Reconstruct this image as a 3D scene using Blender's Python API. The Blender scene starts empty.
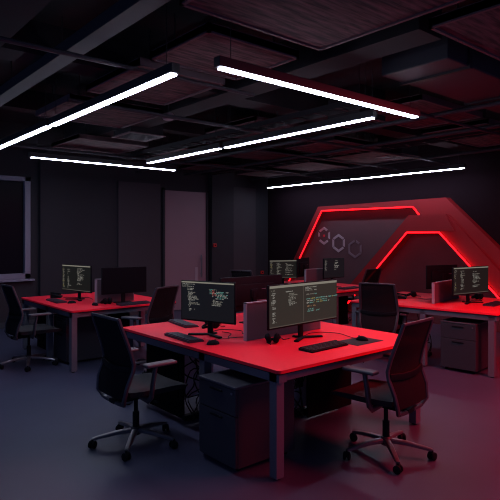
import bpy, bmesh, math, random
from mathutils import Vector, Matrix

# ------------------------------------------------------------------ camera, world, exposure
# Room axes: +X runs along the window wall towards the emblem wall, +Y runs along the emblem wall
# towards the window wall, Z up, metres.  The camera stands in the near corner at eye height.
sc = bpy.context.scene
C = sc.collection
R = math.radians
cam_data = bpy.data.cameras.new('camera')
cam = bpy.data.objects.new('camera', cam_data)
C.objects.link(cam)
cam.location = (0, 0, 1.62)
cam.rotation_euler = (R(90), 0, R(-40.3))
cam_data.sensor_width = 36
cam_data.lens = 539 / 500 * 36
cam_data.shift_y = -14 / 500
cam_data.clip_start = 0.05
sc.camera = cam

sc.view_settings.view_transform = 'Standard'
sc.view_settings.look = 'None'
sc.view_settings.gamma = 1
sc.view_settings.use_curve_mapping = False
sc.view_settings.exposure = 0.0
sc.cycles.use_denoising = True
sc.cycles.filter_width = 1.1
sc.cycles.max_bounces = 8
sc.cycles.sample_clamp_indirect = 4

world = bpy.data.worlds.new('night_ambient')
world.use_nodes = True
sc.world = world
WORLD_COL = (0.050, 0.075, 0.19, 1)
WORLD_STR = 1.1
bg = world.node_tree.nodes['Background']
bg.inputs[0].default_value = WORLD_COL
bg.inputs[1].default_value = WORLD_STR

BAR_STRENGTH = 30
LED_STRENGTH = 6.0
SCREEN_GAIN = 0.62

# overhead red fill light, added for red lighting assumed past the frame's right edge
red_data = bpy.data.lights.new('red_fill_light', 'AREA')
red_data.shape = 'RECTANGLE'
red_data.size, red_data.size_y = 2.6, 1.0
red_data.color = (1.0, 0.045, 0.065)
red_data.energy = 270
red_light = bpy.data.objects.new('red_fill_light', red_data)
C.objects.link(red_light)
red_light.location = (5.4, 0.5, 2.95)
red_light.rotation_euler = (R(0), R(0), R(90))


# ------------------------------------------------------------------ materials
def mat(name, col, rough=0.5, metal=0.0, noise=0.0, scale=30, bump=0.0, alpha=1.0, spec=0.5):
    m = bpy.data.materials.new(name)
    m.use_nodes = True
    nt = m.node_tree
    b = nt.nodes['Principled BSDF']
    b.inputs['Base Color'].default_value = (*col, 1)
    b.inputs['Roughness'].default_value = rough
    b.inputs['Metallic'].default_value = metal
    b.inputs['Alpha'].default_value = alpha
    b.inputs['Specular IOR Level'].default_value = spec
    if noise or bump:
        tc = nt.nodes.new('ShaderNodeTexCoord')
        n = nt.nodes.new('ShaderNodeTexNoise')
        n.inputs['Scale'].default_value = scale
        n.inputs['Detail'].default_value = 5
        nt.links.new(tc.outputs['Object'], n.inputs['Vector'])
        if noise:
            mx = nt.nodes.new('ShaderNodeMix')
            mx.data_type = 'RGBA'
            mx.inputs[6].default_value = (*[c * (1 - noise) for c in col], 1)
            mx.inputs[7].default_value = (*[min(1, c * (1 + noise)) for c in col], 1)
            nt.links.new(n.outputs['Fac'], mx.inputs[0])
            nt.links.new(mx.outputs[2], b.inputs['Base Color'])
        if bump:
            bp = nt.nodes.new('ShaderNodeBump')
            bp.inputs['Strength'].default_value = bump
            bp.inputs['Distance'].default_value = 0.01
            nt.links.new(n.outputs['Fac'], bp.inputs['Height'])
            nt.links.new(bp.outputs['Normal'], b.inputs['Normal'])
    return m


def emit(name, col, strength, base=(0.006, 0.008, 0.009)):
    m = bpy.data.materials.new(name)
    m.use_nodes = True
    b = m.node_tree.nodes['Principled BSDF']
    b.inputs['Base Color'].default_value = (*base, 1)
    b.inputs['Roughness'].default_value = 0.4
    b.inputs['Specular IOR Level'].default_value = 0.06
    b.inputs['Emission Color'].default_value = (*col, 1)
    b.inputs['Emission Strength'].default_value = strength
    return m


M = {
    'floor': mat('polished_concrete', (0.048, 0.052, 0.098), 0.42, noise=0.28, scale=1.6, bump=0.02, spec=0.4),
    'wall_dark': mat('charcoal_wall_paint', (0.018, 0.018, 0.025), 0.8, noise=0.12, scale=3),
    'wall_panel': mat('plum_grey_wall_panel', (0.040, 0.035, 0.044), 0.75, noise=0.08, scale=3),
    'wall_emblem': mat('graphite_unlit_wall', (0.015, 0.007, 0.011), 0.85, noise=0.1, scale=3, spec=0.1),  # near-black colour paints in the unlit look of the wall around the arches
    'wall_lit': mat('plum_grey_lit_wall', (0.082, 0.040, 0.050), 0.85, noise=0.1, scale=3),  # paler tone of the same wall, paints in the light inside the arches
    'door': mat('pale_grey_laminate', (0.25, 0.17, 0.205), 0.55, noise=0.05, scale=4),
    'slab': mat('sprayed_black_concrete', (0.014, 0.012, 0.015), 0.9, noise=0.4, scale=4, bump=0.3),
    'raft_edge': mat('board_edge_trim', (0.11, 0.068, 0.076), 0.7),
    'duct': mat('dark_painted_duct', (0.028, 0.028, 0.036), 0.6, 0.0, noise=0.2, scale=5),
    'tray': mat('dark_cable_tray', (0.02, 0.018, 0.02), 0.7, 0.0),
    'black': mat('black_plastic', (0.004, 0.006, 0.009), 0.62, noise=0.2, scale=60, spec=0.1),
    'black_soft': mat('black_rubber', (0.012, 0.012, 0.014), 0.7),
    'navy_keys': mat('dark_blue_grey_keys', (0.02, 0.025, 0.04), 0.5),
    'gloss_black': mat('gloss_black_panel', (0.003, 0.005, 0.008), 0.45, spec=0.06),
    'red_top': mat('red_laminate', (0.85, 0.018, 0.045), 0.5, noise=0.05, scale=40, spec=0.2),
    'red_paint': mat('red_wall_frame_paint', (0.31, 0.007, 0.014), 0.6, noise=0.08, scale=6),
    'steel': mat('grey_powder_coat', (0.13, 0.13, 0.16), 0.45, 0.3, noise=0.06, scale=50),
    'cabinet': mat('charcoal_cabinet_steel', (0.027, 0.027, 0.036), 0.5, 0.1, noise=0.08, scale=40),
    'cabinet_top': mat('slate_cabinet_top', (0.052, 0.052, 0.066), 0.4),
    'divider': mat('mauve_grey_felt', (0.095, 0.083, 0.104), 0.85, noise=0.1, scale=80),
    'divider_edge': mat('light_grey_trim', (0.30, 0.28, 0.33), 0.5),
    'chair_frame': mat('chair_grey_nylon', (0.052, 0.051, 0.062), 0.38, 0.35),
    'chair_metal': mat('brushed_alloy', (0.24, 0.235, 0.26), 0.3, 0.8),
    'seat': mat('charcoal_seat_fabric', (0.015, 0.0145, 0.020), 0.9, noise=0.2, scale=150, bump=0.1),
    'arm_pad': mat('grey_arm_pad', (0.062, 0.060, 0.075), 0.5),
    'window_frame': mat('blue_grey_window_frame', (0.20, 0.21, 0.28), 0.5),
    'glass': mat('night_window_glass', (0.008, 0.008, 0.013), 0.3, spec=0.03),
    'emblem': mat('grey_emblem_vinyl', (0.34, 0.29, 0.33), 0.6),
    'emblem_dim': mat('dim_grey_emblem_vinyl', (0.15, 0.115, 0.14), 0.6),
    'alarm': mat('red_plastic', (0.5, 0.02, 0.02), 0.4),
    'modesty': mat('black_modesty_board', (0.003, 0.003, 0.004), 0.8, spec=0.05),
    'spine': mat('pale_cable_panel', (0.85, 0.76, 0.82), 0.6),
    'lamp_body': mat('black_lamp_housing', (0.02, 0.02, 0.022), 0.5),
    'lamp': emit('lamp_diffuser', (0.72, 0.78, 1.0), BAR_STRENGTH, (0.8, 0.8, 0.8)),
    'led': emit('red_led_strip', (1.0, 0.004, 0.008), LED_STRENGTH, (0.4, 0.02, 0.02)),
    'scr_olive': emit('screen_olive_grey', (0.040, 0.038, 0.031), SCREEN_GAIN),
    'scr_dark': emit('screen_near_black', (0.010, 0.010, 0.013), SCREEN_GAIN),
    'scr_mid': emit('screen_dark_grey', (0.013, 0.013, 0.0115), SCREEN_GAIN),
    'scr_bar': emit('screen_title_bar', (0.30, 0.28, 0.23), SCREEN_GAIN),
    'scr_pane': emit('screen_pane_line', (0.10, 0.09, 0.075), SCREEN_GAIN),
    't_white': emit('code_white', (0.62, 0.60, 0.54), SCREEN_GAIN),
    't_grey': emit('code_grey', (0.40, 0.38, 0.32), SCREEN_GAIN),
    't_teal': emit('code_teal', (0.22, 0.55, 0.48), SCREEN_GAIN),
    't_orange': emit('code_orange', (0.62, 0.33, 0.16), SCREEN_GAIN),
    't_red': emit('code_red', (0.75, 0.12, 0.10), SCREEN_GAIN),
    't_yellow': emit('code_yellow', (0.55, 0.48, 0.16), SCREEN_GAIN),
}


def mesh_fabric():
    m = bpy.data.materials.new('black_chair_mesh')
    m.use_nodes = True
    nt = m.node_tree
    b = nt.nodes['Principled BSDF']
    b.inputs['Base Color'].default_value = (0.009, 0.0085, 0.011, 1)
    b.inputs['Roughness'].default_value = 0.8
    b.inputs['Specular IOR Level'].default_value = 0.1
    tr = nt.nodes.new('ShaderNodeBsdfTransparent')
    mx = nt.nodes.new('ShaderNodeMixShader')
    mx.inputs[0].default_value = 0.94
    out = nt.nodes['Material Output']
    nt.links.new(tr.outputs[0], mx.inputs[1])
    nt.links.new(b.outputs[0], mx.inputs[2])
    nt.links.new(mx.outputs[0], out.inputs['Surface'])
    return m


M['mesh'] = mesh_fabric()


def board():
    m = mat('wood_wool_board', (0.12, 0.072, 0.076), 0.9)
    nt = m.node_tree
    b = nt.nodes['Principled BSDF']
    tc = nt.nodes.new('ShaderNodeTexCoord')
    mp = nt.nodes.new('ShaderNodeMapping')
    mp.inputs['Scale'].default_value = (2.0, 16.0, 2.0)
    n = nt.nodes.new('ShaderNodeTexNoise')
    n.inputs['Scale'].default_value = 2.2
    n.inputs['Detail'].default_value = 6
    rmp = nt.nodes.new('ShaderNodeValToRGB')
    rmp.color_ramp.elements[0].position = 0.36
    rmp.color_ramp.elements[0].color = (0.028, 0.018, 0.02, 1)
    rmp.color_ramp.elements[1].position = 0.68
    rmp.color_ramp.elements[1].color = (0.15, 0.078, 0.084, 1)
    bp = nt.nodes.new('ShaderNodeBump')
    bp.inputs['Strength'].default_value = 0.5
    bp.inputs['Distance'].default_value = 0.01
    nt.links.new(tc.outputs['Object'], mp.inputs['Vector'])
    nt.links.new(mp.outputs['Vector'], n.inputs['Vector'])
    nt.links.new(n.outputs['Fac'], rmp.inputs['Fac'])
    nt.links.new(rmp.outputs['Color'], b.inputs['Base Color'])
    nt.links.new(n.outputs['Fac'], bp.inputs['Height'])
    nt.links.new(bp.outputs['Normal'], b.inputs['Normal'])
    return m


M['raft'] = board()


# ------------------------------------------------------------------ mesh builder
class MB:
    def __init__(self):
        self.bm = bmesh.new()
        self.mats = []
        self.cur = 0

    def use(self, m):
        if m not in self.mats:
            self.mats.append(m)
        self.cur = self.mats.index(m)
        return self

    def _merge(self, tmp):
        for f in tmp.faces:
            f.material_index = self.cur
        me = bpy.data.meshes.new('tmp')
        tmp.to_mesh(me)
        tmp.free()
        self.bm.from_mesh(me)
        bpy.data.meshes.remove(me)

    def box(self, c, s, bevel=0.0, rot=None, seg=2):
        t = bmesh.new()
        bmesh.ops.create_cube(t, size=1)
        bmesh.ops.scale(t, vec=s, verts=t.verts)
        if bevel:
            bmesh.ops.bevel(t, geom=list(t.edges), offset=bevel, segments=seg, affect='EDGES', profile=0.5)
        if rot is not None:
            bmesh.ops.transform(t, matrix=rot.to_4x4(), verts=t.verts)
        bmesh.ops.translate(t, vec=c, verts=t.verts)
        self._merge(t)
        return self

    def span(self, a, b, bevel=0.0):
        return self.box([(p + q) / 2 for p, q in zip(a, b)], [abs(q - p) for p, q in zip(a, b)], bevel)

    def sweep(self, pts, w, h, up=(0, 0, 1), n=8, closed_caps=True, taper=None, power=2.0):
        """super-ellipse section w (sideways) x h (along up) swept along pts"""
        t = bmesh.new()
        pts = [Vector(p) for p in pts]
        up = Vector(up)
        rings = []
        for i, p in enumerate(pts):
            a = pts[max(i - 1, 0)]
            b = pts[min(i + 1, len(pts) - 1)]
            d = (b - a).normalized()
            side = d.cross(up)
            if side.length < 1e-4:
                side = d.cross(Vector((0, 1, 0.01)))
            side.normalize()
            u2 = side.cross(d).normalized()
            k = taper[i] if taper else 1.0
            ring = []
            for j in range(n):
                th = 2 * math.pi * (j + 0.5) / n
                cx, sx = math.cos(th), math.sin(th)
                e = 2.0 / power
                x = math.copysign(abs(cx) ** e, cx) * w / 2 * k
                y = math.copysign(abs(sx) ** e, sx) * h / 2 * k
                ring.append(t.verts.new(p + side * x + u2 * y))
            rings.append(ring)
        for r0, r1 in zip(rings, rings[1:]):
            for j in range(n):
                t.faces.new((r0[j], r0[(j + 1) % n], r1[(j + 1) % n], r1[j]))
        if closed_caps:
            t.faces.new(rings[0][::-1])
            t.faces.new(rings[-1])
        bmesh.ops.recalc_face_normals(t, faces=t.faces)
        self._merge(t)
        return self

    def tube(self, pts, r, n=8, taper=None):
        return self.sweep(pts, 2 * r, 2 * r, n=n, taper=taper)

    def lathe(self, prof, c=(0, 0, 0), n=16, rot=None):
        t = bmesh.new()
        rings = []
        for r, z in prof:
            rings.append([t.verts.new((r * math.cos(2 * math.pi * j / n), r * math.sin(2 * math.pi * j / n), z)) for j in range(n)])
        for r0, r1 in zip(rings, rings[1:]):
            for j in range(n):
                t.faces.new((r0[j], r0[(j + 1) % n], r1[(j + 1) % n], r1[j]))
        t.faces.new(rings[0][::-1])
        t.faces.new(rings[-1])
        bmesh.ops.recalc_face_normals(t, faces=t.faces)
        if rot is not None:
            bmesh.ops.transform(t, matrix=rot.to_4x4(), verts=t.verts)
        bmesh.ops.translate(t, vec=c, verts=t.verts)
        self._merge(t)
        return self

    def prism(self, poly, f0, f1):
        """poly: 2-D outline; f0/f1: maps from (a, b) to 3-D for the two ends"""
        t = bmesh.new()
        a = [t.verts.new(f0(*p)) for p in poly]
        b = [t.verts.new(f1(*p)) for p in poly]
        t.faces.new(a)
        t.faces.new(b[::-1])
        for i in range(len(poly)):
            j = (i + 1) % len(poly)
            t.faces.new((a[i], b[i], b[j], a[j]))
        bmesh.ops.recalc_face_normals(t, faces=t.faces)
        self._merge(t)
        return self

    def ball(self, c, s, seg=16):
        t = bmesh.new()
        bmesh.ops.create_uvsphere(t, u_segments=seg, v_segments=seg // 2 + 2, radius=0.5)
        bmesh.ops.scale(t, vec=s, verts=t.verts)
        bmesh.ops.translate(t, vec=c, verts=t.verts)
        self._merge(t)
        return self

    def sheet(self, rows, thick):
        """a grid of points thickened along its normals"""
        t = bmesh.new()
        g = [[t.verts.new(p) for p in row] for row in rows]
        for r0, r1 in zip(g, g[1:]):
            for j in range(len(r0) - 1):
                t.faces.new((r0[j], r0[j + 1], r1[j + 1], r1[j]))
        bmesh.ops.recalc_face_normals(t, faces=t.faces)
        bmesh.ops.solidify(t, geom=list(t.faces), thickness=thick)
        self._merge(t)
        return self

    def quad(self, pts):
        vs = [self.bm.verts.new(p) for p in pts]
        f = self.bm.faces.new(vs)
        f.material_index = self.cur
        return self

    def build(self, name, m=None, parent=None, smooth=True):
        me = bpy.data.meshes.new(name)
        self.bm.normal_update()
        self.bm.to_mesh(me)
        self.bm.free()
        for q in ([m] if m is not None else self.mats):
            me.materials.append(q)
        if m is not None:
            for p in me.polygons:
                p.material_index = 0
        if smooth and len(me.polygons):
            me.shade_smooth()
            me.set_sharp_from_angle(angle=R(38))
        o = bpy.data.objects.new(name, me)
        C.objects.link(o)
        if parent is not None:
            o.parent = parent
        return o


def tag(o, label=None, cat=None, group=None, kind=None):
    if label: o['label'] = label
    if cat: o['category'] = cat
    if group: o['group'] = group
    if kind: o['kind'] = kind
    return o


def thing(name, label, cat, loc=(0, 0, 0), rz=0.0, group=None):
    o = bpy.data.objects.new(name, None)
    o.empty_display_size = 0.1
    C.objects.link(o)
    o.location = loc
    o.rotation_euler = (0, 0, R(rz))
    return tag(o, label, cat, group)


KIDS = {}


def copy_tree(o, parent=None):
    c = o.copy()
    C.objects.link(c)
    if parent is not None:
        c.parent = parent
    for ch in [q for q in bpy.data.objects if q.parent == o]:
        copy_tree(ch, c)
    return c


def again(o, label, loc, rz=0.0, group=None):
    c = copy_tree(o)
    c.location = loc
    c.rotation_euler = (0, 0, R(rz))
    c['label'] = label
    if group: c['group'] = group
    return c


# ------------------------------------------------------------------ room shell
WX, WY, CEIL = 9.07, 10.0, 3.35          # emblem wall at x = WX, window wall at y = WY


def structure(name, mb, m=None, parent=None, smooth=False):
    o = mb.build(name, m, parent, smooth)
    if parent is None: o['kind'] = 'structure'
    return o


structure('floor', MB().span((-1.5, -1.5, -0.12), (WX + 0.2, WY + 0.2, 0)), M['floor'])
structure('ceiling', MB().span((-1.5, -1.5, CEIL), (WX + 0.2, WY + 0.2, CEIL + 0.15)), M['slab'])

# window wall, with the opening of window_1 left out
W0, W1, Z0, Z1 = 1.55, 3.22, 0.90, 2.63
wl = MB()
wl.span((-1.5, WY, 0), (W0, WY + 0.2, CEIL)).span((W1, WY, 0), (WX + 0.2, WY + 0.2, CEIL))
wl.span((W0, WY, 0), (W1, WY + 0.2, Z0)).span((W0, WY, Z1), (W1, WY + 0.2, CEIL))
structure('wall_left', wl, M['wall_dark'])
structure('wall_right', MB().span((WX, -1.5, 0), (WX + 0.2, WY, CEIL)), M['wall_emblem'])

w = thing('window_1', None, None, (W0, WY, 0))
w['kind'] = 'structure'
fr = MB()
dw, dz = W1 - W0, Z1 - Z0
fr.span((-0.05, -0.03, Z0 - 0.05), (0.05, 0.12, Z1 + 0.05), 0.006).span((dw - 0.05, -0.03, Z0 - 0.05), (dw + 0.05, 0.12, Z1 + 0.05), 0.006)
fr.span((-0.05, -0.03, Z1 - 0.03), (dw + 0.05, 0.12, Z1 + 0.05), 0.006).span((-0.05, -0.03, Z0 - 0.05), (dw + 0.05, 0.12, Z0 + 0.05), 0.006)
fr.build('window_frame', M['window_frame'], w, False)
MB().span((0.04, 0.06, Z0 + 0.04), (dw - 0.04, 0.075, Z1 - 0.02)).build('window_pane', M['glass'], w, False)
MB().span((-0.1, -0.11, Z0 - 0.085), (dw + 0.1, 0.02, Z0 - 0.05), 0.006).build('window_sill', M['window_frame'], w, False)

# shallow pilasters and panels along the window wall
structure('trim_1', MB().span((3.42, WY - 0.10, 0), (3.98, WY, CEIL)), M['wall_dark'])
structure('trim_2', MB().span((4.98, WY - 0.05, 0), (5.95, WY, 2.72)), M['wall_panel'])
structure('trim_3', MB().span((7.24, WY - 0.14, 0), (7.86, WY, CEIL)), M['wall_dark'])
structure('trim_4', MB().span((7.90, WY - 0.05, 0), (8.62, WY, 2.78)), M['wall_panel'])
structure('baseboard_left', MB().span((-1.5, WY - 0.015, 0), (3.42, WY, 0.1)).span((3.98, WY - 0.015, 0), (4.98, WY, 0.1)), M['wall_panel'])
structure('baseboard_right', MB().span((WX - 0.015, -1.5, 0), (WX, WY, 0.1)), M['wall_panel'])

d = thing('door_1', None, None, (6.05, WY, 0))
d['kind'] = 'structure'
MB().span((0.0, -0.05, 0.01), (1.08, 0.0, 2.60), 0.006).build('door_leaf', M['door'], d, False)
MB().span((-0.045, -0.075, 0), (0.0, 0.0, 2.65)).span((1.08, -0.075, 0), (1.125, 0.0, 2.65)).span((-0.045, -0.075, 2.60), (1.125, 0, 2.65)).build('door_frame', M['wall_dark'], d, False)
hd = MB()
hd.tube([(0.93, -0.10, 0.70), (0.93, -0.10, 1.20)], 0.016).tube([(0.93, -0.05, 0.78), (0.93, -0.10, 0.78)], 0.01).tube([(0.93, -0.05, 1.12), (0.93, -0.10, 1.12)], 0.01)
hd.build('pull_handle', M['chair_metal'], d)
MB().span((0.78, -0.062, 0.62), (0.86, -0.05, 0.92), 0.003).build('lock_plate', M['emblem'], d, False)

# ------------------------------------------------------------------ ceiling: boards, beams, ducts, trays
random.seed(7)


def raft(n, x0, y0, x1, y1, z=3.0):
    b = MB()
    b.use(M['raft']).span((x0, y0, z), (x1, y1, z + 0.05))
    b.use(M['raft_edge']).span((x0, y0, z - 0.012), (x0 + 0.025, y1, z + 0.055)).span((x1 - 0.025, y0, z - 0.012), (x1, y1, z + 0.055))
    b.span((x0, y0, z - 0.012), (x1, y0 + 0.025, z + 0.055)).span((x0, y1 - 0.025, z - 0.012), (x1, y1, z + 0.055))
    for px in (x0 + 0.15, x1 - 0.15):
        for py in (y0 + 0.12, y1 - 0.12):
            b.use(M['tray']).tube([(px, py, z + 0.05), (px, py, CEIL)], 0.006, 6)
    o = b.build('ceiling_board', None, None, False)
    return tag(o, None, None, None, 'structure')


spans = [
    (1.75, 0.4, 2.98, 1.45), (1.75, 1.55, 2.98, 2.71), (2.12, 2.93, 2.98, 3.70), (2.12, 3.86, 2.98, 4.9),
    (3.20, 0.2, 4.6, 1.95), (4.75, 0.2, 6.4, 1.95), (2.12, 5.3, 3.2, 6.3),
    (5.0, 3.12, 6.3, 4.05), (6.45, 3.12, 8.1, 4.05),
    (4.5, 5.2, 5.6, 6.3), (5.8, 5.0, 6.9, 6.0), (7.1, 5.3, 8.2, 6.3), (4.6, 7.0, 5.6, 8.0),
    (5.9, 6.7, 7.0, 7.6), (7.2, 6.8, 8.3, 7.8), (6.0, 8.3, 7.1, 9.3), (3.0, 7.2, 4.1, 8.2), (7.4, 8.2, 8.5, 9.2),
]
for i, s in enumerate(spans):
    raft(i, *s, z=3.0 if i < 7 else 3.0 + random.choice((-0.02, 0.0, 0.05, 0.1)))

for i, (a, b) in enumerate([((-1.5, 4.42, 3.08), (WX, 4.72, CEIL)), ((-1.5, 8.55, 3.05), (WX, 8.85, CEIL)),
                            ((3.32, 2.1, 3.06), (3.62, WY, CEIL)), ((-1.5, 6.55, 3.12), (WX, 6.75, CEIL)),
                            ((0.9, -1.5, 3.05), (1.2, WY, CEIL))]):
    structure('trim_%d' % (i + 5), MB().span(a, b), M['slab'])

t = thing('air_duct', 'wide dark rectangular air duct crossing the ceiling void above the right hanging lamp', 'duct', (3.85, 2.18, 2.99))
b = MB().span((0, 0, 0), (2.95, 0.62, 0.33), 0.01)
b.build('duct_body', M['duct'], t, False)
for k in range(3):
    MB().span((0.3 + k * 1.15, -0.02, -0.02), (0.34 + k * 1.15, 0.64, 0.35)).build('duct_flange', M['tray'], t, False)

t = thing('air_duct', 'long dark air duct running along the ceiling on the window side', 'duct', (0.25, 0.6, 2.98))
MB().span((0, 0, 0), (0.42, 9.2, 0.3), 0.01).build('duct_body', M['duct'], t, False)
for k in range(8):
    MB().span((-0.02, 0.5 + k * 1.15, -0.02), (0.44, 0.54 + k * 1.15, 0.32)).build('duct_flange', M['tray'], t, False)


def tray(x, y0, y1, z, label):
    t = thing('cable_tray', label, 'cable tray', (x, y0, z), 0, 'cable trays')
    L = y1 - y0
    MB().span((-0.11, 0, 0), (-0.10, L, 0.06)).span((0.10, 0, 0), (0.11, L, 0.06)).build('side_rail', M['tray'], t, False)
    for k in range(int(L / 0.30)):
        MB().span((-0.10, 0.1 + k * 0.30, 0.0), (0.10, 0.125 + k * 0.30, 0.012)).build('rung', M['tray'], t, False)
    for k in range(int(L / 1.2) + 1):
        for x in (-0.105, 0.105):
            MB().tube([(x, min(0.1 + k * 1.2, L), 0.05), (x, min(0.1 + k * 1.2, L), CEIL - z)], 0.005, 6).build('hanger_rod', M['tray'], t)
    return t


t = thing('cable_trunking', 'dark closed cable trunking above the long left lamp run', 'cable trunking', (1.62, 2.7, 3.0))
MB().span((-0.07, 0, 0), (0.07, 6.9, 0.09), 0.004).build('trunking_body', M['duct'], t, False)
for k in range(6):
    MB().tube([(0, 0.2 + k * 1.3, 0.09), (0, 0.2 + k * 1.3, CEIL - 3.0)], 0.006, 6).build('hanger_rod', M['tray'], t)
tray(4.42, 3.3, 9.6, 2.95, 'dark ladder cable tray above the middle lamp run')
tray(7.0, 0.6, 9.8, 2.97, 'dark ladder cable tray above the far red desk')
for (x, y0, y1, z, lab) in ((5.35, 2.4, 9.9, 2.94, 'thin ceiling pipe nearest the middle lamp run'), (6.52, 0.5, 9.9, 2.96, 'thin ceiling pipe beside the cable tray over the far desk'), (8.4, 0.5, 9.9, 2.98, 'thin ceiling pipe close to the emblem wall')):
    t = tag(MB().tube([(x, y0, z), (x, y1, z)], 0.028, 10).build('ceiling_pipe', M['duct']), lab, 'pipe', 'ceiling pipes')

for k, (a, b_, r_) in enumerate([((4.75, 2.05, 2.922), (8.95, 2.05, 2.922), 0.02), ((3.75, 3.2, 2.922), (8.95, 3.2, 2.922), 0.018), ((2.0, 5.05, 2.922), (8.95, 5.05, 2.922), 0.022),
                               ((4.4, 6.15, 2.922), (8.95, 6.15, 2.922), 0.016), ((2.3, 8.1, 2.922), (8.95, 8.1, 2.922), 0.02), ((0.7, 3.78, 2.922), (3.25, 3.78, 2.922), 0.018)]):
    tag(MB().tube([a, b_], r_, 8).build('conduit_pipe', M['duct']), ['thin conduit over the right hanging lamp end near the dark duct', 'thin conduit crossing just past the slanting lamp', 'conduit crossing above the joint of the middle lamp run',
        'thin conduit crossing over the far desk', 'conduit crossing in front of the window side lamp', 'short conduit crossing above the long left lamp'][k], 'pipe', 'crossing conduits')
for k, (x, y) in enumerate([(5.15, 4.1), (7.9, 5.4), (3.6, 6.6)]):
    v = thing('ventilation_grille', ['square ceiling vent beyond the right end of the middle lamp run', 'square ceiling vent over the emblem wall side', 'square ceiling vent between middle lamp run and window side lamp'][k], 'vent', (x, y, 2.97), 0, 'ceiling vents')
    MB().span((-0.24, -0.24, 0.012), (0.24, 0.24, CEIL - 2.97)).build('vent_box', M['slab'], v, False)
    MB().span((-0.27, -0.27, 0), (0.27, -0.22, 0.012)).span((-0.27, 0.22, 0), (0.27, 0.27, 0.012)).span((-0.27, -0.22, 0), (-0.22, 0.22, 0.012)).span((0.22, -0.22, 0), (0.27, 0.22, 0.012)).build('vent_frame', M['raft_edge'], v, False)
    for q in range(6):
        MB().box((0, -0.18 + q * 0.072, 0.006), (0.44, 0.035, 0.008)).build('vent_slat', M['duct'], v, False)

for (x, y, lab) in ((3.3, 5.35, 'small round smoke detector under the ceiling between the lamp runs'),):
    t = thing('smoke_detector', lab, 'smoke detector', (x, y, 2.99))
    MB().lathe([(0.055, -0.03), (0.07, -0.01), (0.07, 0.02), (0.05, 0.045)], n=20).build('detector_body', M['door'], t)
    MB().tube([(0, 0, 0.04), (0, 0, CEIL - 2.99)], 0.012, 8).build('drop_pipe', M['tray'], t)


# ------------------------------------------------------------------ linear pendant lamps
def make_lamp(L):
    t = thing('linear_pendant_lamp', 'x', 'lamp')
    MB().span((-0.034, 0, 0.006), (0.034, L, 0.075), 0.004).build('lamp_housing', M['lamp_body'], t, False)
    MB().span((-0.029, 0.032, -0.004), (0.029, L - 0.032, 0.008)).build('diffuser', M['lamp'], t, False)
    for y in (0.12, L - 0.12):
        MB().tube([(0, y, 0.07), (0, y, CEIL - 2.75)], 0.003, 6).build('suspension_wire', M['tray'], t)
    return t


lamp = make_lamp(2.36)
ZL = 2.75
G = 'linear pendant lamps'
lamp['label'] = 'long white pendant lamp nearest the camera on the left, lit, ending near the picture middle'
lamp['group'] = G
lamp.location = (2.03, 3.19, ZL)
again(lamp, 'white pendant lamp continuing the left run out of the frame edge', (2.02, 5.58, ZL))
again(lamp, 'large white pendant lamp slanting down to the right at the top of the picture', (4.56, 2.90, ZL), 90).scale = (1, 1.015, 1)
again(lamp, 'white pendant lamp right half of the middle run, behind the top slanting lamp', (4.24, 3.15, ZL))
again(lamp, 'white pendant lamp left half of the middle run, ending above the pale door', (4.22, 5.55, ZL)).scale = (1, 0.80, 1)
again(lamp, 'thin white pendant lamp across the window side, second from the window wall', (5.06, 7.95, ZL), 90).scale = (1, 1.05, 1)
again(lamp, 'white pendant lamp nearest part of the run along the emblem wall', (8.53, 4.52, ZL)).scale = (1, 1.03, 1)
again(lamp, 'white pendant lamp far part of the run along the emblem wall, by the room corner', (8.53, 6.99, ZL)).scale = (1, 1.03, 1)

# ------------------------------------------------------------------ red arches on the emblem wall
def on_wall(x):
    return lambda y, z: Vector((x, y, z))


def led_path(pts, x, name, parent, r=0.014):
    m = MB()
    for (y0, z0), (y1, z1) in zip(pts, pts[1:]):
        m.tube([(x, y0, z0), (x, y1, z1)], r, 8)
    return m.build(name, M['led'], parent)


XL, XS = WX - 0.16, WX - 0.30            # fronts of the large and the small arch
structure('trim_20', MB().prism([(8.07, 2.18), (5.77, 2.18), (3.6, 0.0), (9.44, 0.0)], on_wall(WX), on_wall(WX - 0.02)), M['wall_lit'])  # thin panel added to carry the painted lit tone inside the arches
big = thing('wall_arch', 'large red angular arch with glowing strip on the emblem wall', 'wall arch', (0, 0, 0))
f0, f1 = on_wall(WX), on_wall(XL)
MB().prism([(8.17, 2.27), (8.05, 2.19), (9.46, 0.0), (9.62, 0.0)], f0, f1).build('arch_leg', M['red_paint'], big, False)
MB().prism([(8.17, 2.27), (5.09, 2.31), (5.10, 1.99), (5.55, 1.99), (5.775, 2.185), (8.05, 2.19)], f0, f1).build('arch_head', M['red_paint'], big, False)
MB().prism([(5.09, 2.31), (2.66, 0.0), (3.20, 0.0), (5.10, 1.99)], f0, f1).build('arch_leg', M['red_paint'], big, False)
led_path([(9.42, 0.05), (8.07, 2.175), (5.77, 2.17), (5.58, 1.95)], XL + 0.012, 'led_strip', big)

small = thing('wall_arch', 'small red angular arch with glowing strip in front of the large one', 'wall arch', (0, 0, 0))
f0, f1 = on_wall(WX), on_wall(XS)
MB().prism([(5.76, 2.01), (5.81, 1.70), (7.46, 0.0), (7.77, 0.0)], f0, f1).build('arch_leg', M['red_paint'], small, False)
MB().prism([(5.76, 2.01), (5.02, 2.01), (4.85, 1.71), (5.81, 1.70)], f0, f1).build('arch_head', M['red_paint'], small, False)
MB().prism([(5.02, 2.01), (5.14, 1.695), (3.46, 0.0), (3.08, 0.0)], f0, on_wall(XS + 0.05)).build('arch_leg', M['red_paint'], small, False)
led_path([(7.41, 0.03), (5.81, 1.685), (5.145, 1.685), (3.53, 0.05)], XS + 0.012, 'led_strip', small)


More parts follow.
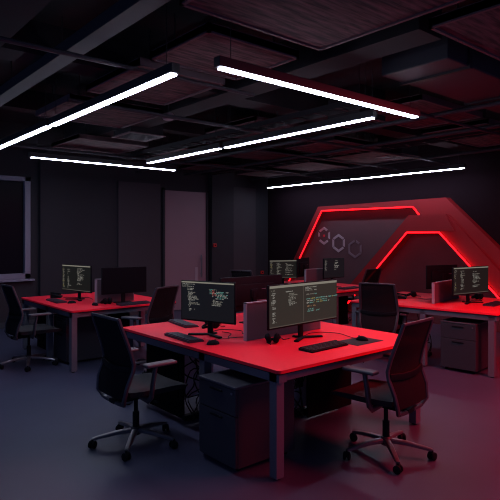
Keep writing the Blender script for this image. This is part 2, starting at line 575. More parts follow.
def emblem(y, z, r, m, label, gaps, dot=False, th=0.055):
    """six-sided ring emblem made of separate bars"""
    t = thing('hexagon_emblem', label, 'wall emblem', (WX - 0.02, y, z), 0, 'hexagon wall emblems')
    P = [(r * math.sin(R(60 * k)), r * math.cos(R(60 * k))) for k in range(6)]
    Q = [(p[0] * (1 - th / r), p[1] * (1 - th / r)) for p in P]
    b = MB()
    for k in range(6):
        a0, a1 = gaps[k]
        if a1 <= a0: continue
        lerp = lambda A, B, s: (A[0] + (B[0] - A[0]) * s, A[1] + (B[1] - A[1]) * s)
        p, q = P[k], P[(k + 1) % 6]
        pi, qi = Q[k], Q[(k + 1) % 6]
        b.prism([lerp(p, q, a0), lerp(p, q, a1), lerp(pi, qi, a1), lerp(pi, qi, a0)], lambda a, c: Vector((0, a, c)), lambda a, c: Vector((-0.012, a, c)))
    b.build('emblem_ring', m, t, False)
    if dot:
        MB().lathe([(0.028, 0), (0.028, 0.012)], rot=Matrix.Rotation(R(-90), 3, 'Y')).build('red_dot', M['led_dim'], t)
    return t


M['led_dim'] = mat('red_vinyl_dot', (0.55, 0.02, 0.04), 0.5)
emblem(8.11, 1.625, 0.20, M['emblem'], 'broken six-sided grey emblem with a red centre dot on the dark wall', [(0.0, 0.85), (0.1, 0.6), (0.15, 1), (0, 0.7), (0.15, 0.95), (0.4, 1)], True)
emblem(7.69, 1.465, 0.20, M['emblem'], 'middle six-sided grey ring emblem on the dark wall', [(0.0, 0.95), (0.1, 0.95), (0.05, 1), (0, 0.9), (0.1, 0.95), (0.1, 1)])
emblem(7.24, 1.35, 0.20, M['emblem_dim'], 'faint dim ring emblem nearest the small red arch', [(0.1, 0.9), (0.0, 1.0), (0.0, 1), (0, 1), (0.1, 0.95), (0.3, 0.8)], th=0.05)

for (p, lab) in (((7.30, WY - 0.14, 1.41), 'small red fire call point on the dark pillar beside the pale door'), ((8.86, WY, 0.72), 'small red wall box low in the room corner')):
    t = thing('call_point', lab, 'fire call point', p)
    MB().span((-0.04, -0.035, -0.04), (0.04, 0, 0.04), 0.005).build('box', M['alarm'], t, False)
    MB().lathe([(0.018, 0), (0.016, 0.006)], (0, -0.036, 0), 14, Matrix.Rotation(R(90), 3, 'X')).build('button', M['black'], t)


# ------------------------------------------------------------------ red desks
def desk(label, loc, rz, W, L, mid, group='red topped desks', panels=()):
    t = thing('office_desk', label, 'desk', loc, rz, group)
    top = MB()
    r = 0.03
    def corner(cx, cy, a0):
        return [(cx + r * math.cos(R(a0 + 18 * k)), cy + r * math.sin(R(a0 + 18 * k))) for k in range(6)]
    poly = corner(r, r, 180) + corner(W - r, r, 270) + corner(W - r, L - r, 0) + corner(r, L - r, 90)
    top.prism(poly, lambda a, b: Vector((a, b, 0.718)), lambda a, b: Vector((a, b, 0.74)))
    top.build('desk_top', M['red_top'], t)
    fr = MB()
    i, s = 0.018, 0.07
    ys = [i + 0.025, mid, L - i - s]
    for y in ys:
        fr.span((i, y, 0.653), (W - i, y + s, 0.714))
    for x in (i, W - i - s):
        fr.span((x, i, 0.653), (x + s, L - i, 0.714))
    fr.build('desk_frame', M['steel'], t, False)
    for y in ys:
        for x in (i, W - i - s):
            lg = MB().span((x, y, 0.012), (x + s, y + s, 0.655), 0.003).build('desk_leg', M['steel'], t, False)
            MB().lathe([(0.022, 0), (0.022, 0.014)], (x + s / 2, y + s / 2, 0), 12).build('levelling_foot', M['black'], lg)
    MB().span((0.006, 0.006, 0.711), (W - 0.006, L - 0.006, 0.7185)).build('bounce_shield', M['modesty'], t, False)  # black sheet added beneath the top to cut the red bounce light
    for (a, b, m, nm) in panels:
        MB().span(a, b, 0.003).build(nm, M[m], t, False)
    return t


def grommets(t, pts):
    b = MB()
    for x, y in pts:
        b.lathe([(0.04, 0.739), (0.04, 0.744), (0.03, 0.7445)], (x, y, 0), 18)
    b.build('cable_grommet', M['black'], t)


PAN = (((1.06, 0.75, 0.012), (1.66, 0.77, 0.70), 'modesty', 'modesty_panel'),
       ((0.20, 1.44, 0.012), (0.22, 2.08, 0.70), 'modesty', 'modesty_panel'),
       ((0.20, 1.50, 0.17), (0.58, 1.52, 0.70), 'spine', 'cable_panel'),
       ((0.91, 0.95, 0.03), (1.26, 0.97, 0.70), 'spine', 'cable_panel'))
MAIN, LEFT, RIGHT, FAR = (2.41, 2.55), (2.49, 6.17), (6.07, 2.83), (6.55, 5.6)
desk('large red topped desk in the foreground with two lit code monitors', (*MAIN, 0), 0, 1.735, 2.22, 0.86, panels=PAN)
PANL = (((0.7, 0.70, 0.03), (1.12, 0.72, 0.70), 'modesty', 'modesty_panel'), ((0.20, 1.2, 0.03), (0.22, 1.75, 0.70), 'modesty', 'modesty_panel'))
desk('red topped desk near the window, with a dark switched-off monitor', (*LEFT, 0), 0, 1.45, 1.85, 0.82, panels=PANL)
desk('red topped desk at the right picture edge in front of the red arches', (*RIGHT, 0), 8.1, 1.60, 1.92, 0.86, panels=PANL)
desk('farthest red topped desk, partly hidden behind the foreground monitors', (*FAR, 0), 0, 1.22, 1.95, 0.82, panels=PANL)


# ------------------------------------------------------------------ desk dividers
def divider(label, a, L, rz, h=0.32, th=0.036):
    t = thing('desk_divider', label, 'desk divider', (a[0], a[1], 0.74), rz, 'low grey desk dividers')
    MB().span((0.006, -th / 2 + 0.003, 0.0), (L - 0.006, th / 2 - 0.003, h - 0.006), 0.002).build('felt_panel', M['divider'], t, False)
    e = MB()
    e.span((0, -th / 2, 0), (0.010, th / 2, h)).span((L - 0.010, -th / 2, 0), (L, th / 2, h)).span((0, -th / 2, h - 0.010), (L, th / 2, h))
    e.build('edge_trim', M['divider_edge'], t, False)
    return t


divider('mauve grey desk divider on the foreground desk, behind the olive code monitor', (2.89, 3.475), 0.92, 0)
divider('pale grey desk divider on the window side desk beside the dark monitor', (3.01, 6.66), 0.54, 0, th=0.06)
divider('plum grey desk divider on the right desk left of the lit monitor', (6.34, 3.80), 0.85, 8.1, h=0.275)
divider('plum grey desk divider on the farthest desk', (6.60, 6.34), 0.62, 0)


# ------------------------------------------------------------------ monitors
def glyph_row(b, x, z, n, ch, rnd):
    """n small character-like marks starting at x, upper edge z; returns the end"""
    cw = ch * 0.66
    for _ in range(n):
        k = rnd.random()
        if k > 0.12:
            s = ch * 0.22
            y = -0.0009
            if k < 0.55:
                b.quad([(x, y, z - ch), (x + s, y, z - ch), (x + s, y, z), (x, y, z)])
                b.quad([(x + s, y, z - s), (x + cw * 0.8, y, z - s), (x + cw * 0.8, y, z), (x + s, y, z)])
            elif k < 0.8:
                b.quad([(x, y, z - ch), (x + cw * 0.8, y, z - ch), (x + cw * 0.8, y, z - ch + s), (x, y, z - ch + s)])
                b.quad([(x + cw * 0.4, y, z - ch + s), (x + cw * 0.4 + s, y, z - ch + s), (x + cw * 0.4 + s, y, z), (x + cw * 0.4, y, z)])
            else:
                b.quad([(x, y, z - ch * 0.7), (x + cw * 0.8, y, z - ch * 0.7), (x + cw * 0.8, y, z - ch * 0.25), (x, y, z - ch * 0.25)])
        x += cw
    return x


def block(b, x0, z0, rows, maxlen, ch, gap, mats, rnd, indent=3, fill=0.85):
    ind = 0
    for r_ in range(rows):
        if rnd.random() > fill:
            z0 -= gap
            continue
        ind = max(0, min(indent, ind + rnd.choice((-1, 0, 0, 1))))
        x = x0 + ind * ch * 1.2
        left = rnd.randint(int(maxlen * 0.3), maxlen) - ind * 2
        while left > 1:
            n = min(left, rnd.randint(2, 8))
            b.use(M[rnd.choice(mats)])
            x = glyph_row(b, x, z0, n, ch, rnd) + ch * 0.5
            left -= n + 1
        z0 -= gap


def screen_content(w, h, style, rnd):
    """marks of the code windows in screen coordinates, centre (0,0)"""
    b = MB()
    k = {'olive': 1.38, 'terminal': 1.05, 'columns': 1.15}.get(style, 1.0)      # how far the lines spread over the screen
    w = w / k
    X, Z = -w / 2, h / 2
    def rect(m, x0, z0, x1, z1, y=-0.0005):
        b.use(M[m]).quad([(x0, y, z0), (x1, y, z0), (x1, y, z1), (x0, y, z1)])
    if style == 'olive':
        rect('scr_bar', X, Z - 0.020, -X, Z)
        rect('scr_pane', -0.02, -Z + 0.016, -0.014, Z - 0.022)
        rect('scr_pane', X, -Z, -X, -Z + 0.008)
        block(b, X + 0.015, Z - 0.036, 24, 9, 0.0075, 0.0112, ['t_white', 't_grey', 't_white'], rnd, 1, 0.95)
        block(b, X + 0.135, Z - 0.052, 1, 16, 0.009, 0.014, ['t_white'], rnd, 0, 1)
        block(b, X + 0.165, Z - 0.072, 9, 17, 0.0075, 0.0118, ['t_grey', 't_grey', 't_white'], rnd, 1, 1)
        block(b, 0.0, Z - 0.034, 3, 30, 0.0078, 0.013, ['t_grey', 't_white'], rnd, 1, 1)
        block(b, 0.01, Z - 0.094, 1, 42, 0.009, 0.014, ['t_white', 't_teal', 't_grey'], rnd, 0, 1)
        block(b, 0.01, Z - 0.132, 3, 60, 0.0095, 0.0175, ['t_teal', 't_yellow', 't_white', 't_teal'], rnd, 0, 1)
        block(b, 0.02, Z - 0.196, 1, 26, 0.0105, 0.014, ['t_orange', 't_orange', 't_white'], rnd, 0, 1)
        block(b, 0.02, Z - 0.222, 2, 36, 0.0105, 0.016, ['t_teal', 't_teal', 't_white'], rnd, 0, 1)
    elif style == 'terminal':
        rect('scr_bar', X, Z - 0.012, -X, Z)
        block(b, X + 0.012, Z - 0.020, 3, 36, 0.0065, 0.011, ['t_white', 't_grey'], rnd, 0, 1)
        block(b, X + 0.065, Z - 0.058, 18, 26, 0.0078, 0.0115, ['t_white', 't_white', 't_grey'], rnd, 2, 0.95)
        block(b, 0.02, Z - 0.060, 4, 20, 0.0065, 0.0115, ['t_grey', 't_teal'], rnd, 1, 1)
        block(b, 0.055, Z - 0.066, 6, 6, 0.0095, 0.0125, ['t_red', 't_red', 't_white'], rnd, 0, 1)
        block(b, 0.09, Z - 0.078, 6, 28, 0.008, 0.0115, ['t_white', 't_teal', 't_white'], rnd, 2, 1)
        block(b, 0.05, Z - 0.150, 5, 26, 0.0072, 0.0115, ['t_white', 't_grey'], rnd, 3, 1)
    elif style == 'columns':
        rect('scr_bar', X, Z - 0.014, -X, Z)
        rect('scr_pane', X, -Z, -X, -Z + 0.010)
        block(b, X + 0.012, Z - 0.030, 22, 9, 0.0085, 0.0128, ['t_grey', 't_grey', 't_grey', 't_yellow'], rnd, 1, 0.95)
        block(b, X + 0.115, Z - 0.040, 20, 14, 0.0090, 0.0138, ['t_white', 't_grey', 't_grey', 't_grey'], rnd, 2, 0.9)
        block(b, 0.02, Z - 0.036, 14, 28, 0.0090, 0.0165, ['t_white', 't_grey', 't_grey'], rnd, 2, 0.8)
    else:
        block(b, X + 0.02, Z - 0.03, 10, 10, 0.011, 0.017, ['t_grey', 't_white'], rnd, 1, 0.9)
        block(b, 0.0, Z - 0.03, 10, 16, 0.012, 0.017, ['t_white', 't_grey'], rnd, 1, 0.9)
    bmesh.ops.scale(b.bm, vec=(k, 1, 1), verts=b.bm.verts)
    return b


def monitor(label, loc, rz, w, h, bg=None, style=None, seed=1, zc=0.30, off=False, foot='plate'):
    """screen looks along local -Y, foot at the origin"""
    t = thing('computer_monitor', label, 'monitor', (loc[0], loc[1], 0.74), rz, 'desk monitors')
    f = MB()
    if foot == 'plate':
        f.box((0, 0.02, 0.006), (0.23, 0.18, 0.012), 0.005)
    else:
        f.sweep([(-0.17, -0.05, 0.008), (0, 0.02, 0.014), (0.17, -0.05, 0.008)], 0.045, 0.016, n=10, power=3)
        f.sweep([(0, 0.01, 0.012), (0, 0.12, 0.008)], 0.05, 0.016, n=10, power=3)
    f.build('monitor_foot', M['black'], t)
    s = MB()
    s.sweep([(0, 0.045, 0.01), (0, 0.050, 0.16), (0, 0.042, zc + 0.03)], 0.055, 0.028, up=(0, 1, 0), n=10, power=4)
    s.box((0, 0.034, zc), (0.09, 0.03, 0.09), 0.006)
    s.build('monitor_stand', M['black'], t)
    c = MB()
    c.box((0, 0.006, zc), (w, 0.022, h), 0.005)
    c.box((0, 0.022, zc - 0.01), (w * 0.72, 0.026, h * 0.62), 0.011)
    c.build('monitor_casing', M['black'], t)
    pt = MB()
    pt.box((-0.10, 0.0365, zc - 0.075), (0.13, 0.004, 0.012)).box((-0.13, 0.0365, zc + 0.04), (0.05, 0.004, 0.006))
    pt.build('port_strip', M['steel'], t, False)
    sw, sh = w - 0.018, h - 0.022
    p = MB()
    p.use(bg or M['gloss_black'])
    p.span((-sw / 2, -0.0075, zc - sh / 2 + 0.003), (sw / 2, -0.0045, zc + sh / 2 + 0.003))
    scr = p.build('screen', None, t, False)
    if style:
        b = screen_content(sw, sh, style, random.Random(seed))
        bmesh.ops.translate(b.bm, vec=(0, -0.0078, zc + 0.003), verts=b.bm.verts)
        b.build('code_text', None, scr, False)
    return t


monitor('lit olive code monitor on the foreground desk, facing the camera', (3.345, 3.22), 4.3, 0.91, 0.36, M['scr_olive'], 'olive', 3, zc=0.305, foot='vee')
monitor('lit black terminal monitor on the foreground desk above the left keyboard', (2.79, 3.87), -71.3, 0.585, 0.36, M['scr_dark'], 'terminal', 5, zc=0.30, foot='vee')
monitor('wide black monitor seen from behind on the foreground desk, between the two lit ones', (3.56, 4.17), 180, 0.82, 0.345, zc=0.30)
monitor('lit code monitor on the window side desk', (2.97, 7.19), -80, 0.70, 0.365, M['scr_mid'], 'columns', 8, foot='vee')
monitor('dark switched-off monitor on the window side desk', (3.32, 6.46), -5, 0.62, 0.345)
monitor('lit code monitor on the right desk in front of the red arches', (6.77, 3.51), -8, 0.74, 0.36, M['scr_mid'], 'columns', 11, foot='vee')
monitor('black monitor seen from behind on the right desk, past the plum divider', (7.06, 4.10), 165, 0.58, 0.335)
monitor('lit code monitor on the farthest desk, nearest the room corner', (6.80, 7.08), -25, 0.54, 0.335, M['scr_mid'], 'columns', 14, zc=0.275)
monitor('dark monitor seen from behind on the farthest desk', (7.22, 7.00), 200, 0.54, 0.345)
monitor('small lit monitor on the farthest desk below the emblems', (7.08, 6.12), 0, 0.54, 0.345, M['scr_dark'], 'rows', 17, zc=0.33)


# ------------------------------------------------------------------ keyboards, mice, headsets
def keyboard(label, x, y, rz, m='black'):
    t = thing('keyboard', label, 'keyboard', (x, y, 0.74), rz, 'desk keyboards')
    MB().prism([(-0.07, 0.0), (0.07, 0.0), (0.07, 0.020), (-0.07, 0.010)], lambda a, b: Vector((-0.22, a, b)), lambda a, b: Vector((0.22, a, b))).build('keyboard_case', M[m], t, False)
    k = MB()
    for r_ in range(5):
        for c_ in range(18):
            if r_ == 0 and 4 <= c_ <= 9: continue
            yy = -0.052 + r_ * 0.0255
            k.box((-0.204 + c_ * 0.024, yy, 0.0165 + (yy + 0.07) / 0.14 * 0.010 - 0.002), (0.019, 0.020, 0.007))
    k.box((-0.204 + 6.5 * 0.024, -0.052, 0.0165), (0.14, 0.020, 0.007))
    k.build('keys', M['navy_keys' if m == 'navy_keys' else 'black_soft'], t, False)
    return t


kb = keyboard('dark blue-grey keyboard on the foreground desk in front of the terminal monitor', 2.56, 3.90, 86, 'navy_keys')
keyboard('black keyboard on the foreground desk in front of the olive code monitor', 3.19, 2.86, 2)
again(kb, 'black keyboard on the window side desk in front of its lit monitor', (2.70, 7.20, 0.74), 88)
again(kb, 'dark keyboard on the window side desk under the switched-off monitor', (3.36, 6.27, 0.74), 2)
again(kb, 'black keyboard lying behind the terminal monitor on the foreground desk', (2.96, 4.52, 0.74), 80)
again(kb, 'dark keyboard on the right desk at the picture edge', (6.86, 3.24, 0.74), 6)
again(kb, 'dark keyboard on the farthest desk', (7.10, 5.80, 0.74), 3)


def mouse(label, x, y, rz, z=0.74):
    t = thing('mouse', label, 'mouse', (x, y, z), rz, 'computer mice')
    b = MB()
    tmp = bmesh.new()
    bmesh.ops.create_uvsphere(tmp, u_segments=18, v_segments=12, radius=0.5)
    bmesh.ops.scale(tmp, vec=(0.064, 0.112, 0.07), verts=tmp.verts)
    for v in tmp.verts:
        if v.co.z < 0: v.co.z *= 0.05
        v.co.z += 0.002
    b._merge(tmp)
    b.build('mouse_shell', M['black'], t)
    MB().lathe([(0.009, -0.004), (0.009, 0.004)], (0, 0.028, 0.031), 12, Matrix.Rotation(R(90), 3, 'Y')).build('scroll_wheel', M['steel'], t)
    return t


ms = mouse('black mouse beside the left keyboard on the foreground desk', 2.60, 3.53, 75)
tag(MB().box((0, 0, 0.0015), (0.34, 0.23, 0.003), 0.001).build('mouse_pad', M['black_soft']), 'black mouse pad at the right end of the foreground desk', 'mouse pad').location = (3.615, 2.845, 0.74)
again(ms, 'black mouse lying on the black mouse pad', (3.65, 2.845, 0.743), 10)
again(ms, 'black mouse next to the keyboard under the window side lit monitor', (2.78, 6.88, 0.74), 80)
again(ms, 'black mouse beside the pale divider on the window side desk', (2.92, 6.48, 0.74), 10)


def headset(label, x, y, rz, z=0.74):
    t = thing('headset', label, 'headset', (x, y, z), rz, 'black headsets')
    for q in (-1, 1):
        c = MB()
        c.lathe([(0.028, -0.024), (0.040, -0.014), (0.040, 0.010), (0.026, 0.020)], (q * 0.034, 0, 0.042), 18, Matrix.Rotation(R(90 + q * 14), 3, 'Y'))
        c.build('ear_cup', M['black'], t)
    hb = [(0.060 * math.sin(R(a)), 0.010 + 0.11 * math.cos(R(a)), 0.050 - 0.040 * math.cos(R(a))) for a in range(-90, 91, 15)]
    MB().sweep(hb, 0.010, 0.022, up=(0, 0.3, 1), n=8, power=3).build('headband', M['gloss_black'], t)
    MB().tube([(-0.05, -0.02, 0.03), (-0.05, -0.06, 0.02), (-0.02, -0.10, 0.012)], 0.004, 6).build('microphone_boom', M['black'], t)
    return t


hs = headset('black headset standing in front of the mauve divider on the foreground desk', 3.0, 3.25, -40)
again(hs, 'black headset behind the terminal monitor on the foreground desk', (3.08, 4.16, 0.74), 70)
again(hs, 'black headset on the window side desk near the pale divider', (3.10, 6.50, 0.74), 10)
again(hs, 'black headset on the right desk beyond its lit monitor', (7.28, 3.66, 0.74), -20)
again(hs, 'black headset on the right desk left of the plum divider', (6.85, 4.42, 0.74), 40)


def phone(label, x, y, rz):
    t = thing('desk_phone', label, 'phone', (x, y, 0.74), rz, 'small black desk devices')
    MB().prism([(-0.07, 0), (0.07, 0), (0.07, 0.05), (-0.07, 0.02)], lambda a, b: Vector((-0.08, a, b)), lambda a, b: Vector((0.08, a, b))).build('phone_body', M['black'], t, False)
    MB().sweep([(-0.055, -0.07, 0.055), (-0.055, 0.0, 0.065), (-0.055, 0.07, 0.075)], 0.04, 0.025, n=10, power=3, taper=[1.1, 0.8, 1.1]).build('handset', M['gloss_black'], t)
    return t


ph = phone('small black desk phone at the window end of the window side desk', 2.88, 7.68, 60)
again(ph, 'small black desk phone on the right desk near its far left corner', (6.55, 4.42, 0.74), 30)
again(ph, 'small black desk phone behind the terminal monitor on the foreground desk', (3.25, 4.38, 0.74), 20)


def cable(name, label, pts, r=0.0035, cat='cable', group='loose desk cables'):
    P = [Vector(p) for p in pts]
    out = []
    for i in range(len(P) - 1):                      # Catmull-Rom through the points
        p0, p1, p2, p3 = P[max(i - 1, 0)], P[i], P[i + 1], P[min(i + 2, len(P) - 1)]
        for k in range(6):
            s = k / 6
            out.append(0.5 * ((2 * p1) + (p2 - p0) * s + (2 * p0 - 5 * p1 + 4 * p2 - p3) * s * s + (3 * p1 - p0 - 3 * p2 + p3) * s ** 3))
    out.append(P[-1])
    o = MB().tube(out, r, 6).build(name, M['black_soft'])
    return tag(o, label, cat, group)


zt = 0.7445
cable('cable', 'black cable from the terminal monitor across the desk to the mauve divider', [(2.99, 3.92, zt), (3.0, 3.80, zt), (2.86, 3.66, zt), (2.98, 3.60, zt), (3.02, 3.50, zt)])
cable('cable', 'black cable looping behind the terminal monitor', [(2.90, 3.98, zt), (3.06, 4.02, zt), (3.16, 3.86, zt), (3.08, 3.72, zt), (3.20, 3.62, zt)])
cable('cable', 'thin black mouse cable trailing from the mouse by the left keyboard', [(2.655, 3.55, zt), (2.72, 3.66, zt), (2.74, 3.68, zt), (2.84, 3.62, zt)], 0.0025)
cable('cable', 'black cable behind the olive monitor along the desk to the mouse pad', [(3.42, 3.30, zt), (3.62, 3.36, zt), (3.74, 3.20, zt), (3.70, 3.04, zt), (3.665, 2.965, 0.7475), (3.66, 2.91, 0.75)], 0.0025)
cable('cable', 'black cable beside the headset on the foreground desk', [(3.15, 3.40, zt), (3.20, 3.36, zt), (3.17, 3.30, zt), (3.24, 3.30, zt)])
cable('cable', 'black cable lying on the right desk left of the divider', [(6.60, 4.38, zt), (6.72, 4.28, zt), (6.70, 4.14, zt), (6.82, 4.04, zt), (6.80, 3.95, zt)], 0.005)
cable('cable', 'black cable under the lit monitor of the right desk', [(6.86, 3.56, zt), (7.0, 3.62, zt), (7.12, 3.54, zt), (7.22, 3.62, zt)], 0.005)
cable('cable', 'black cable under the lit monitor of the window side desk', [(3.16, 7.1, zt), (3.2, 7.3, zt), (3.1, 7.45, zt), (2.95, 7.6, zt)], 0.005)


# ------------------------------------------------------------------ cable tangles below the desks
def tangle(label, loc, spread, seed, brick=True):
    t = thing('cable_tangle', label, 'cables', loc, 0, 'cable tangles under the desks')
    rnd = random.Random(seed)
    for k in range(7):
        P = []
        for j in range(7):
            f = j / 6
            P.append(Vector((rnd.uniform(-spread, spread), rnd.uniform(-spread, spread) * 0.5, 0.70 - 0.66 * f + rnd.uniform(-0.06, 0.06) * (0 < j < 6))))
        P[-1].z = 0.006
        pts = []
        for i in range(6):
            p0, p1, p2, p3 = P[max(i - 1, 0)], P[i], P[i + 1], P[min(i + 2, 6)]
            for s in (0, 0.25, 0.5, 0.75):
                pts.append(0.5 * ((2 * p1) + (p2 - p0) * s + (2 * p0 - 5 * p1 + 4 * p2 - p3) * s * s + (3 * p1 - p0 - 3 * p2 + p3) * s ** 3))
        pts.append(P[-1])
        MB().tube(pts, 0.006, 6).build('cable', M['black_soft'], t)
    if brick:
        MB().box((spread * 0.5, 0, 0.30), (0.055, 0.045, 0.10), 0.006).build('power_adapter', M['black'], t)
        MB().box((0, 0, 0.025), (0.30, 0.06, 0.045), 0.006).build('power_strip', M['black'], t)
    return t


tangle('tangle of black cables under the foreground desk left of its cabinet', (2.76, 3.98, 0), 0.13, 3)
tangle('tangle of black cables with adapter under the foreground desk right of its front leg', (3.44, 3.44, 0), 0.13, 6)
tangle('tangle of black cables under the right desk beside its cabinet', (6.45, 4.0, 0), 0.12, 9)


# ------------------------------------------------------------------ pedestal cabinets
def cabinet(label, loc, rz):
    """drawers look along local -X; origin at the front middle on the floor"""
    t = thing('drawer_cabinet', label, 'cabinet', (*loc, 0), rz, 'drawer cabinets')
    w, dp, h = 0.43, 0.56, 0.595
    b = MB()
    b.span((0.022, -w / 2, 0.035), (dp, w / 2, h - 0.018), 0.004)
    b.build('cabinet_body', M['cabinet'], t, False)
    MB().span((-0.004, -w / 2 - 0.003, h - 0.018), (dp + 0.002, w / 2 + 0.003, h), 0.004).build('cabinet_top', M['cabinet_top'], t, False)
    for z0, z1 in ((0.395, h - 0.022), (0.04, 0.389)):
        dr = MB().span((0.0, -w / 2 + 0.002, z0), (0.022, w / 2 - 0.002, z1), 0.003).build('drawer', M['cabinet'], t, False)
        MB().span((-0.010, -0.07, z1 - 0.040), (0.0, 0.07, z1 - 0.026), 0.003).build('drawer_handle', M['black'], dr, False)
    MB().lathe([(0.010, 0), (0.009, 0.005)], (-0.001, -w / 2 + 0.04, h - 0.05), 12, Matrix.Rotation(R(-90), 3, 'Y')).build('lock', M['chair_metal'], t)
    for x in (0.06, dp - 0.05):
        for y in (-w / 2 + 0.05, w / 2 - 0.05):
            MB().lathe([(0.018, -0.012), (0.018, 0.012)], (x, y, 0.018), 12, Matrix.Rotation(R(90), 3, 'X')).box((x, y, 0.034), (0.03, 0.03, 0.008)).build('castor', M['black'], t)
    return t


cb = cabinet('dark two drawer cabinet under the front corner of the foreground desk', (2.28, 3.055), 0)
again(cb, 'dark drawer cabinet under the window side desk behind its grey leg', (2.61, 6.85, 0), 0)
again(cb, 'grey drawer cabinet under the right desk', (6.03, 3.29, 0), 5)


# ------------------------------------------------------------------ office chairs
def office_chair(label):
    """faces local +Y, origin on the floor below the gas lift"""
    t = thing('office_chair', label, 'chair', group='mesh back office chairs')
    # star base: five legs with a castor each
    hub = MB().lathe([(0.038, 0.075), (0.042, 0.085), (0.042, 0.125), (0.030, 0.135)], n=18)
    hub.build('base_hub', M['chair_frame'], t)
    for k in range(5):
        a = R(72 * k)
        ca, sa = math.cos(a), math.sin(a)
        MB().sweep([(0.03 * ca, 0.03 * sa, 0.108), (0.15 * ca, 0.15 * sa, 0.100), (0.285 * ca, 0.285 * sa, 0.078), (0.325 * ca, 0.325 * sa, 0.070)], 0.044, 0.032, n=10, power=3, taper=[1.15, 1.0, 0.8, 0.65]).build('base_leg', M['chair_metal'], t)
        c = MB()
        rx = Matrix.Rotation(a + 0.9, 3, 'Z') @ Matrix.Rotation(R(90), 3, 'X')
        off = Matrix.Rotation(a + 0.9, 3, 'Z') @ Vector((0, 0.016, 0))
        for s in (-1, 1):
            c.lathe([(0.022, -0.010), (0.029, -0.006), (0.029, 0.006), (0.022, 0.010)], (0.325 * ca + s * off.x, 0.325 * sa + s * off.y, 0.029), 16, rx)
        c.lathe([(0.009, 0.02), (0.009, 0.068)], (0.325 * ca, 0.325 * sa, 0), 10)
        c.ball((0.325 * ca, 0.325 * sa, 0.040), (0.036, 0.036, 0.036), 10)
        c.build('castor', M['black'], t)
    MB().lathe([(0.026, 0.12), (0.026, 0.25), (0.016, 0.252), (0.016, 0.37)], n=16).build('gas_lift', M['black'], t)
    m = MB().box((0, -0.02, 0.385), (0.17, 0.28, 0.045), 0.012)
    m.sweep([(0, -0.12, 0.375), (0, -0.17, 0.372), (0, -0.205, 0.372)], 0.09, 0.035, n=10, power=4)
    m.build('tilt_mechanism', M['black'], t)
    MB().tube([(0.08, 0.0, 0.385), (0.25, 0.02, 0.38)], 0.007).box((0.26, 0.02, 0.38), (0.05, 0.03, 0.012), 0.004).build('tilt_lever', M['black'], t)
    # seat cushion with a waterfall front
    rows = []
    N = 14
    def outline(f):
        return 0.245 * (1 - 0.16 * max(0, -f) ** 3) * (1 - 0.06 * max(0, f) ** 4)
    s = MB()
    tmp = bmesh.new()
    top, bot = [], []
    for i in range(N + 1):
        f = -1 + 2 * i / N
        y = 0.085 + f * 0.25
        wv = outline(f)
        rt, rb = [], []
        for j in range(N + 1):
            g = -1 + 2 * j / N
            e = max(abs(f), abs(g)) ** 6
            z = 0.475 - 0.016 * e + 0.008 * abs(g) ** 2 - 0.020 * max(0, f) ** 4
            rt.append(tmp.verts.new((g * wv, y, z)))
            rb.append(tmp.verts.new((g * wv * 0.94, 0.085 + f * 0.235, 0.412 + 0.012 * e)))
        top.append(rt); bot.append(rb)
    for i in range(N):
        for j in range(N):
            tmp.faces.new((top[i][j], top[i][j + 1], top[i + 1][j + 1], top[i + 1][j]))
            tmp.faces.new((bot[i][j], bot[i + 1][j], bot[i + 1][j + 1], bot[i][j + 1]))
    ring_t = top[0][:-1] + [r_[-1] for r_ in top[:-1]] + top[-1][:0:-1] + [r_[0] for r_ in top[:0:-1]]
    ring_b = bot[0][:-1] + [r_[-1] for r_ in bot[:-1]] + bot[-1][:0:-1] + [r_[0] for r_ in bot[:0:-1]]
    for i in range(len(ring_t)):
        j = (i + 1) % len(ring_t)
        tmp.faces.new((ring_t[i], ring_b[i], ring_b[j], ring_t[j]))
    bmesh.ops.recalc_face_normals(tmp, faces=tmp.faces)
    s._merge(tmp)
    s.build('seat', M['seat'], t)
    # back: curved side posts, top rail, bottom loop, mesh between
    prof = [(-0.195, 0.375), (-0.215, 0.42), (-0.200, 0.52), (-0.160, 0.62), (-0.150, 0.68), (-0.170, 0.76), (-0.208, 0.87), (-0.245, 0.97), (-0.258, 1.015)]
    half = [0.17, 0.215, 0.235, 0.240, 0.240, 0.235, 0.228, 0.220, 0.214]
    def rail(sgn):
        return [(sgn * hw, y, z) for hw, (y, z) in zip(half, prof)]
    fr = MB()
    for sgn in (-1, 1):
        fr.sweep(rail(sgn), 0.024, 0.034, up=(1, 0, 0) if sgn > 0 else (-1, 0, 0), n=10, power=3)
    fr.sweep([(-0.17, -0.195, 0.375), (-0.10, -0.190, 0.366), (0, -0.188, 0.364), (0.10, -0.190, 0.366), (0.17, -0.195, 0.375)], 0.03, 0.026, n=10, power=3)
    fr.build('back_frame', M['chair_frame'], t)
    MB().sweep([(-0.218, -0.258, 1.013), (-0.1, -0.272, 1.017), (0, -0.275, 1.018), (0.1, -0.272, 1.017), (0.218, -0.258, 1.013)], 0.022, 0.022, n=10, power=3).build('top_rail', M['chair_frame'], t)
    rows = []
    for hw, (y, z) in list(zip(half, prof))[1:]:
        rows.append([(-hw + 2 * hw * j / 8, y - 0.018 * (1 - (2 * j / 8 - 1) ** 2), z) for j in range(9)])
    MB().sheet(rows, 0.006).build('mesh_back', M['mesh'], t)
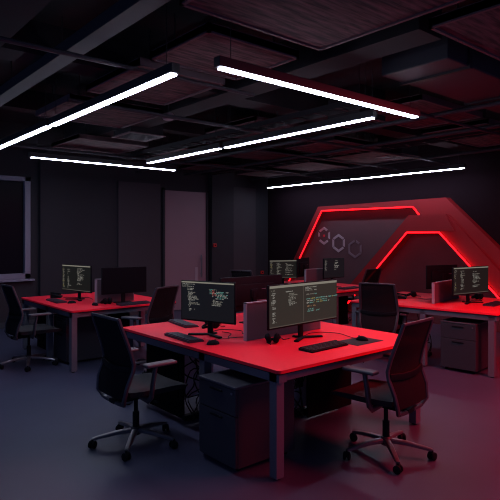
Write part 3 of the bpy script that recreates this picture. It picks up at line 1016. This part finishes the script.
    MB().sweep([(-0.232, -0.165, 0.64), (-0.1, -0.192, 0.63), (0, -0.197, 0.628), (0.1, -0.192, 0.63), (0.232, -0.165, 0.64)], 0.016, 0.05, n=10, power=3).build('lumbar_strap', M['black'], t)
    # armrests: curved posts from under the seat and flat pads
    for sgn in (-1, 1):
        MB().sweep([(sgn * 0.10, -0.02, 0.395), (sgn * 0.24, -0.03, 0.392), (sgn * 0.285, -0.03, 0.43), (sgn * 0.295, -0.025, 0.52), (sgn * 0.295, 0.0, 0.655)], 0.048, 0.026, up=(0, 1, 0.01), n=10, power=3, taper=[0.9, 0.9, 0.95, 1, 0.9]).build('arm_post', M['chair_frame'], t)
        MB().box((sgn * 0.290, 0.04, 0.667), (0.085, 0.26, 0.026), 0.011, seg=3).build('arm_pad', M['arm_pad'], t)
    return t


def facing(vx, vy):
    return math.degrees(math.atan2(-vx, vy))


CASTORS = 229.7          # one castor of each star base points this way in the room


def settle(c, x, y, vx, vy, turn=0.0):
    rz = facing(vx, vy)
    c.location = (x, y, 0)
    c.rotation_euler = (0, 0, R(rz))
    for k in c.children:
        if k.name.startswith(('base_leg', 'castor')):
            k.rotation_euler = (0, 0, R(CASTORS + turn - rz))
    return c


def chair_copy(label, x, y, vx, vy, turn=0.0):
    return settle(again(ch, label, (0, 0, 0)), x, y, vx, vy, turn)


ch = office_chair('black mesh office chair at the left side of the foreground desk')
chair_copy('black mesh office chair at the right front side of the foreground desk', 3.36, 2.40, -0.10, 0.995)
chair_copy('black mesh office chair at the left picture edge below the window', 2.25, 6.93, 1.0, 0.0, 20)
chair_copy('black mesh office chair between the foreground desk and the window side desk', 3.29, 5.75, -0.385, 0.92)
low = [chair_copy('black mesh office chair at the left side of the right desk', 5.88, 4.27, 0.92, 0.39, 10)]
low.append(chair_copy('black mesh office chair beyond the farthest desk below the small arch', 8.12, 6.32, 0.0, 1.0))
chair_copy('far office chair showing only its top edge above the black monitor back', 6.20, 7.35, 0.95, 0.3)
settle(ch, 2.045, 3.79, 1.0, 0.01)
for c in low:            # their armrests are set lower, below the desk frame
    for k in c.children:
        if k.name.startswith(('arm_pad', 'arm_post')):
            k.location.z = -0.05 if k.name.startswith('arm_pad') else -0.055
